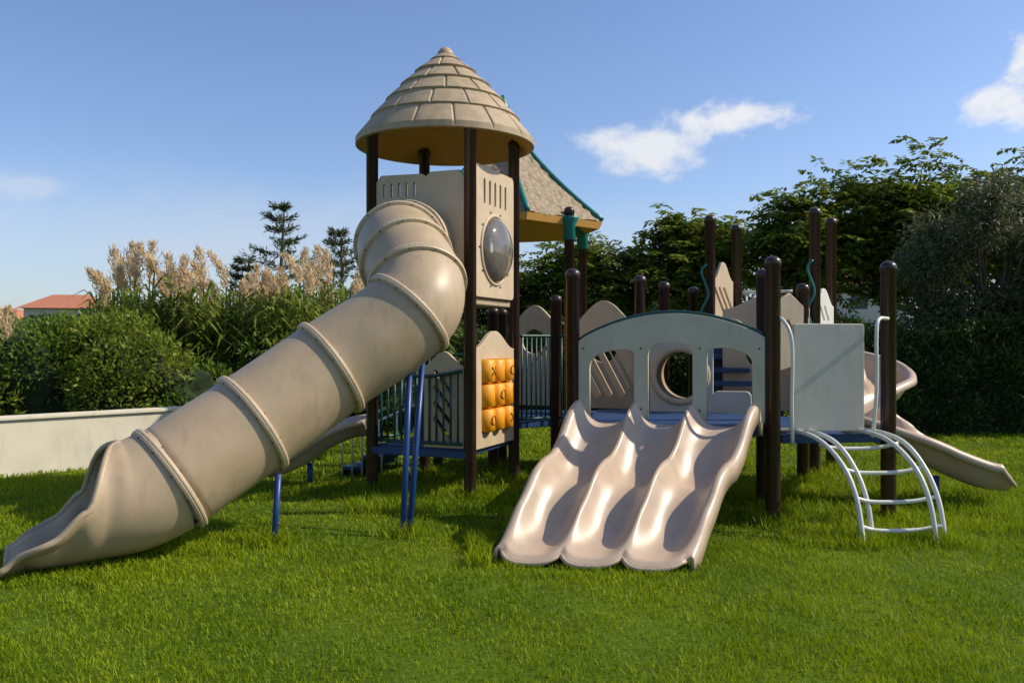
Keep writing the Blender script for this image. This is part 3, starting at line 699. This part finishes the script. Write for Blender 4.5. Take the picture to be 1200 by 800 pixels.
def conifer(name,base,H,r,seed):
    random.seed(seed); e=empty(name); limb('trunk',base,(base[0]+.1,base[1],H),.12,.015,BARK,e,.02); V=[]
    z=H*.2
    while z<H-.05:
        f=1-z/H; n_b=5
        for i in range(n_b):
            az=random.uniform(0,6.28); L_=r*(f**.8)*random.uniform(.4,1.35)+.12; 
            a_=Vector((base[0],base[1],z)); t=np.linspace(.1,1,14)
            pts=np.array(a_)+np.stack([np.cos(az)*t*L_,np.sin(az)*t*L_,.35*L_*t**1.5+0*t],1)
            pts=np.repeat(pts,4,0)+rng.normal(size=(56,3))*.03
            d=rng.normal(size=(56,3))*.6+np.array([math.cos(az),math.sin(az),.5])
            V.append(leafquads(pts,d,rng.uniform(.1,.2,56),rng.uniform(.02,.04,56)))
        z+=H*.06
    quads('foliage',np.concatenate(V),CONIF,e)
conifer('conifer_tree',(-5.7,21,0),4.85,1.5,21); conifer('conifer_tree',(-4.3,21,0),4.2,1.5,22); conifer('conifer_tree',(-6.9,22,0),3.6,1.0,23); conifer('conifer_tree',(-3.5,22,0),4.0,1.3,24)
def reeds(name,x0,x1,y0,y1,N,hmin,hmax,seed,pl=.35):
    random.seed(seed); e=empty(name); V=[];VP=[];VS=[]
    for i in range(N):
        x=random.uniform(x0,x1);y=random.uniform(y0,y1);H=random.uniform(hmin,hmax)
        plume=random.random()<pl
        if plume: H=hmax*random.uniform(.86,1.12)
        lx=random.uniform(-.12,.22);ly=random.uniform(-.1,.1)
        t=np.linspace(0,1,5)
        st_=np.stack([x+lx*t**2,y+ly*t**2,H*t],1)
        for k in range(4):
            w_=.012; VS.append(np.array([st_[k]+[-w_,0,0],st_[k]+[w_,0,0],st_[k+1]+[w_,0,0],st_[k+1]+[-w_,0,0]])[None])
        M_=22; tt=rng.uniform(.15,.95,M_); az=rng.uniform(0,6.28,M_); L_=rng.uniform(.35,.7,M_)
        b0=np.stack([x+lx*tt**2,y+ly*tt**2,H*tt],1)
        hd=np.stack([np.cos(az),np.sin(az),np.zeros(M_)],1); sd=np.stack([-np.sin(az),np.cos(az),np.zeros(M_)],1)*.022
        q1=b0+hd*(L_*.4)[:,None]+np.array([0,0,.22])*L_[:,None]*1.6; q2=b0+hd*(L_)[:,None]+np.array([0,0,.05])*L_[:,None]
        V.append(np.stack([b0-sd*.5,b0+sd*.5,q1+sd,q1-sd],1)); V.append(np.stack([q1-sd,q1+sd,q2+sd*.1,q2-sd*.1],1))
        if plume:
            M_=300; tt=rng.uniform(0,1,M_); PLn=random.uniform(.40,.66)
            tilt=random.uniform(-.7,.15)
            b0=np.stack([x+lx+tilt*PLn*tt**2,y+ly+0*tt,H-.05+PLn*tt-.12*tt**3*abs(tilt)],1); rr=.08*np.sin(math.pi*(tt*.8+.12))
            d=rng.normal(size=(M_,3))*.5; d[:,2]+=1.1; d[:,0]+=tilt; d/=np.linalg.norm(d,axis=1)[:,None]
            b0[:,:2]+=rng.normal(size=(M_,2))*rr[:,None]*.6
            VP.append(leafquads(b0,d,rng.uniform(.06,.13,M_),rng.uniform(.012,.026,M_)))
    quads('leaves',np.concatenate(V),REED,e); quads('stalks',np.concatenate(VS),REED,e); quads('plumes',np.concatenate(VP),PLUME,e)
reeds('reed_bed',-6.9,-2.9,13.2,14.9,380,1.6,2.35,31,.10)
reeds('reed_bed',-11,-6.9,13.6,15.0,150,1.2,1.65,32,.03)
reeds('reed_bed',-4.6,-1.2,14.4,15.6,140,1.8,2.45,33,.10)

# ================================================================= HOUSES
def house(x,y,w_,d_,h,rh,rot=0):
    e=empty('house'); e.location=(x,y,0); e.rotation_euler=(0,0,rot)
    prism('walls',[(-w_/2,-d_/2),(w_/2,-d_/2),(w_/2,d_/2),(-w_/2,d_/2)],0,h,HOUSEM,e,0)
    a,b_=w_/2+.4,d_/2+.4
    vs=[(-a,-b_,h),(a,-b_,h),(a,b_,h),(-a,b_,h),(-a*.45,0,h+rh),(a*.45,0,h+rh)]
    obj('roof',vs,[(0,1,5,4),(1,2,5),(2,3,4,5),(3,0,4),(3,2,1,0)],ROOFTILE,e)
    for k in range(3):
        for z in (1.2,h-1.6):
            cx=-w_/2+w_*(k+.5)/3; prism('window_%d'%k,[(cx-.5,-d_/2-.03),(cx+.5,-d_/2-.03),(cx+.5,-d_/2+.02),(cx-.5,-d_/2+.02)],z,z+1.1,GLASSD,e,0)
house(-33,64,5,5,3.9,1.1,.2); house(-42,70,6,5,3.2,1.0,-.1); house(23,58,6,6,5.2,1.5,-.2); house(15,90,8,7,5.6,1.6,.3)
hedge('hedge',-60,60,54,2,lambda x:2.3+.6*math.sin(x*.7)+.4*math.sin(x*2.1),24000,HEDGE,.5)
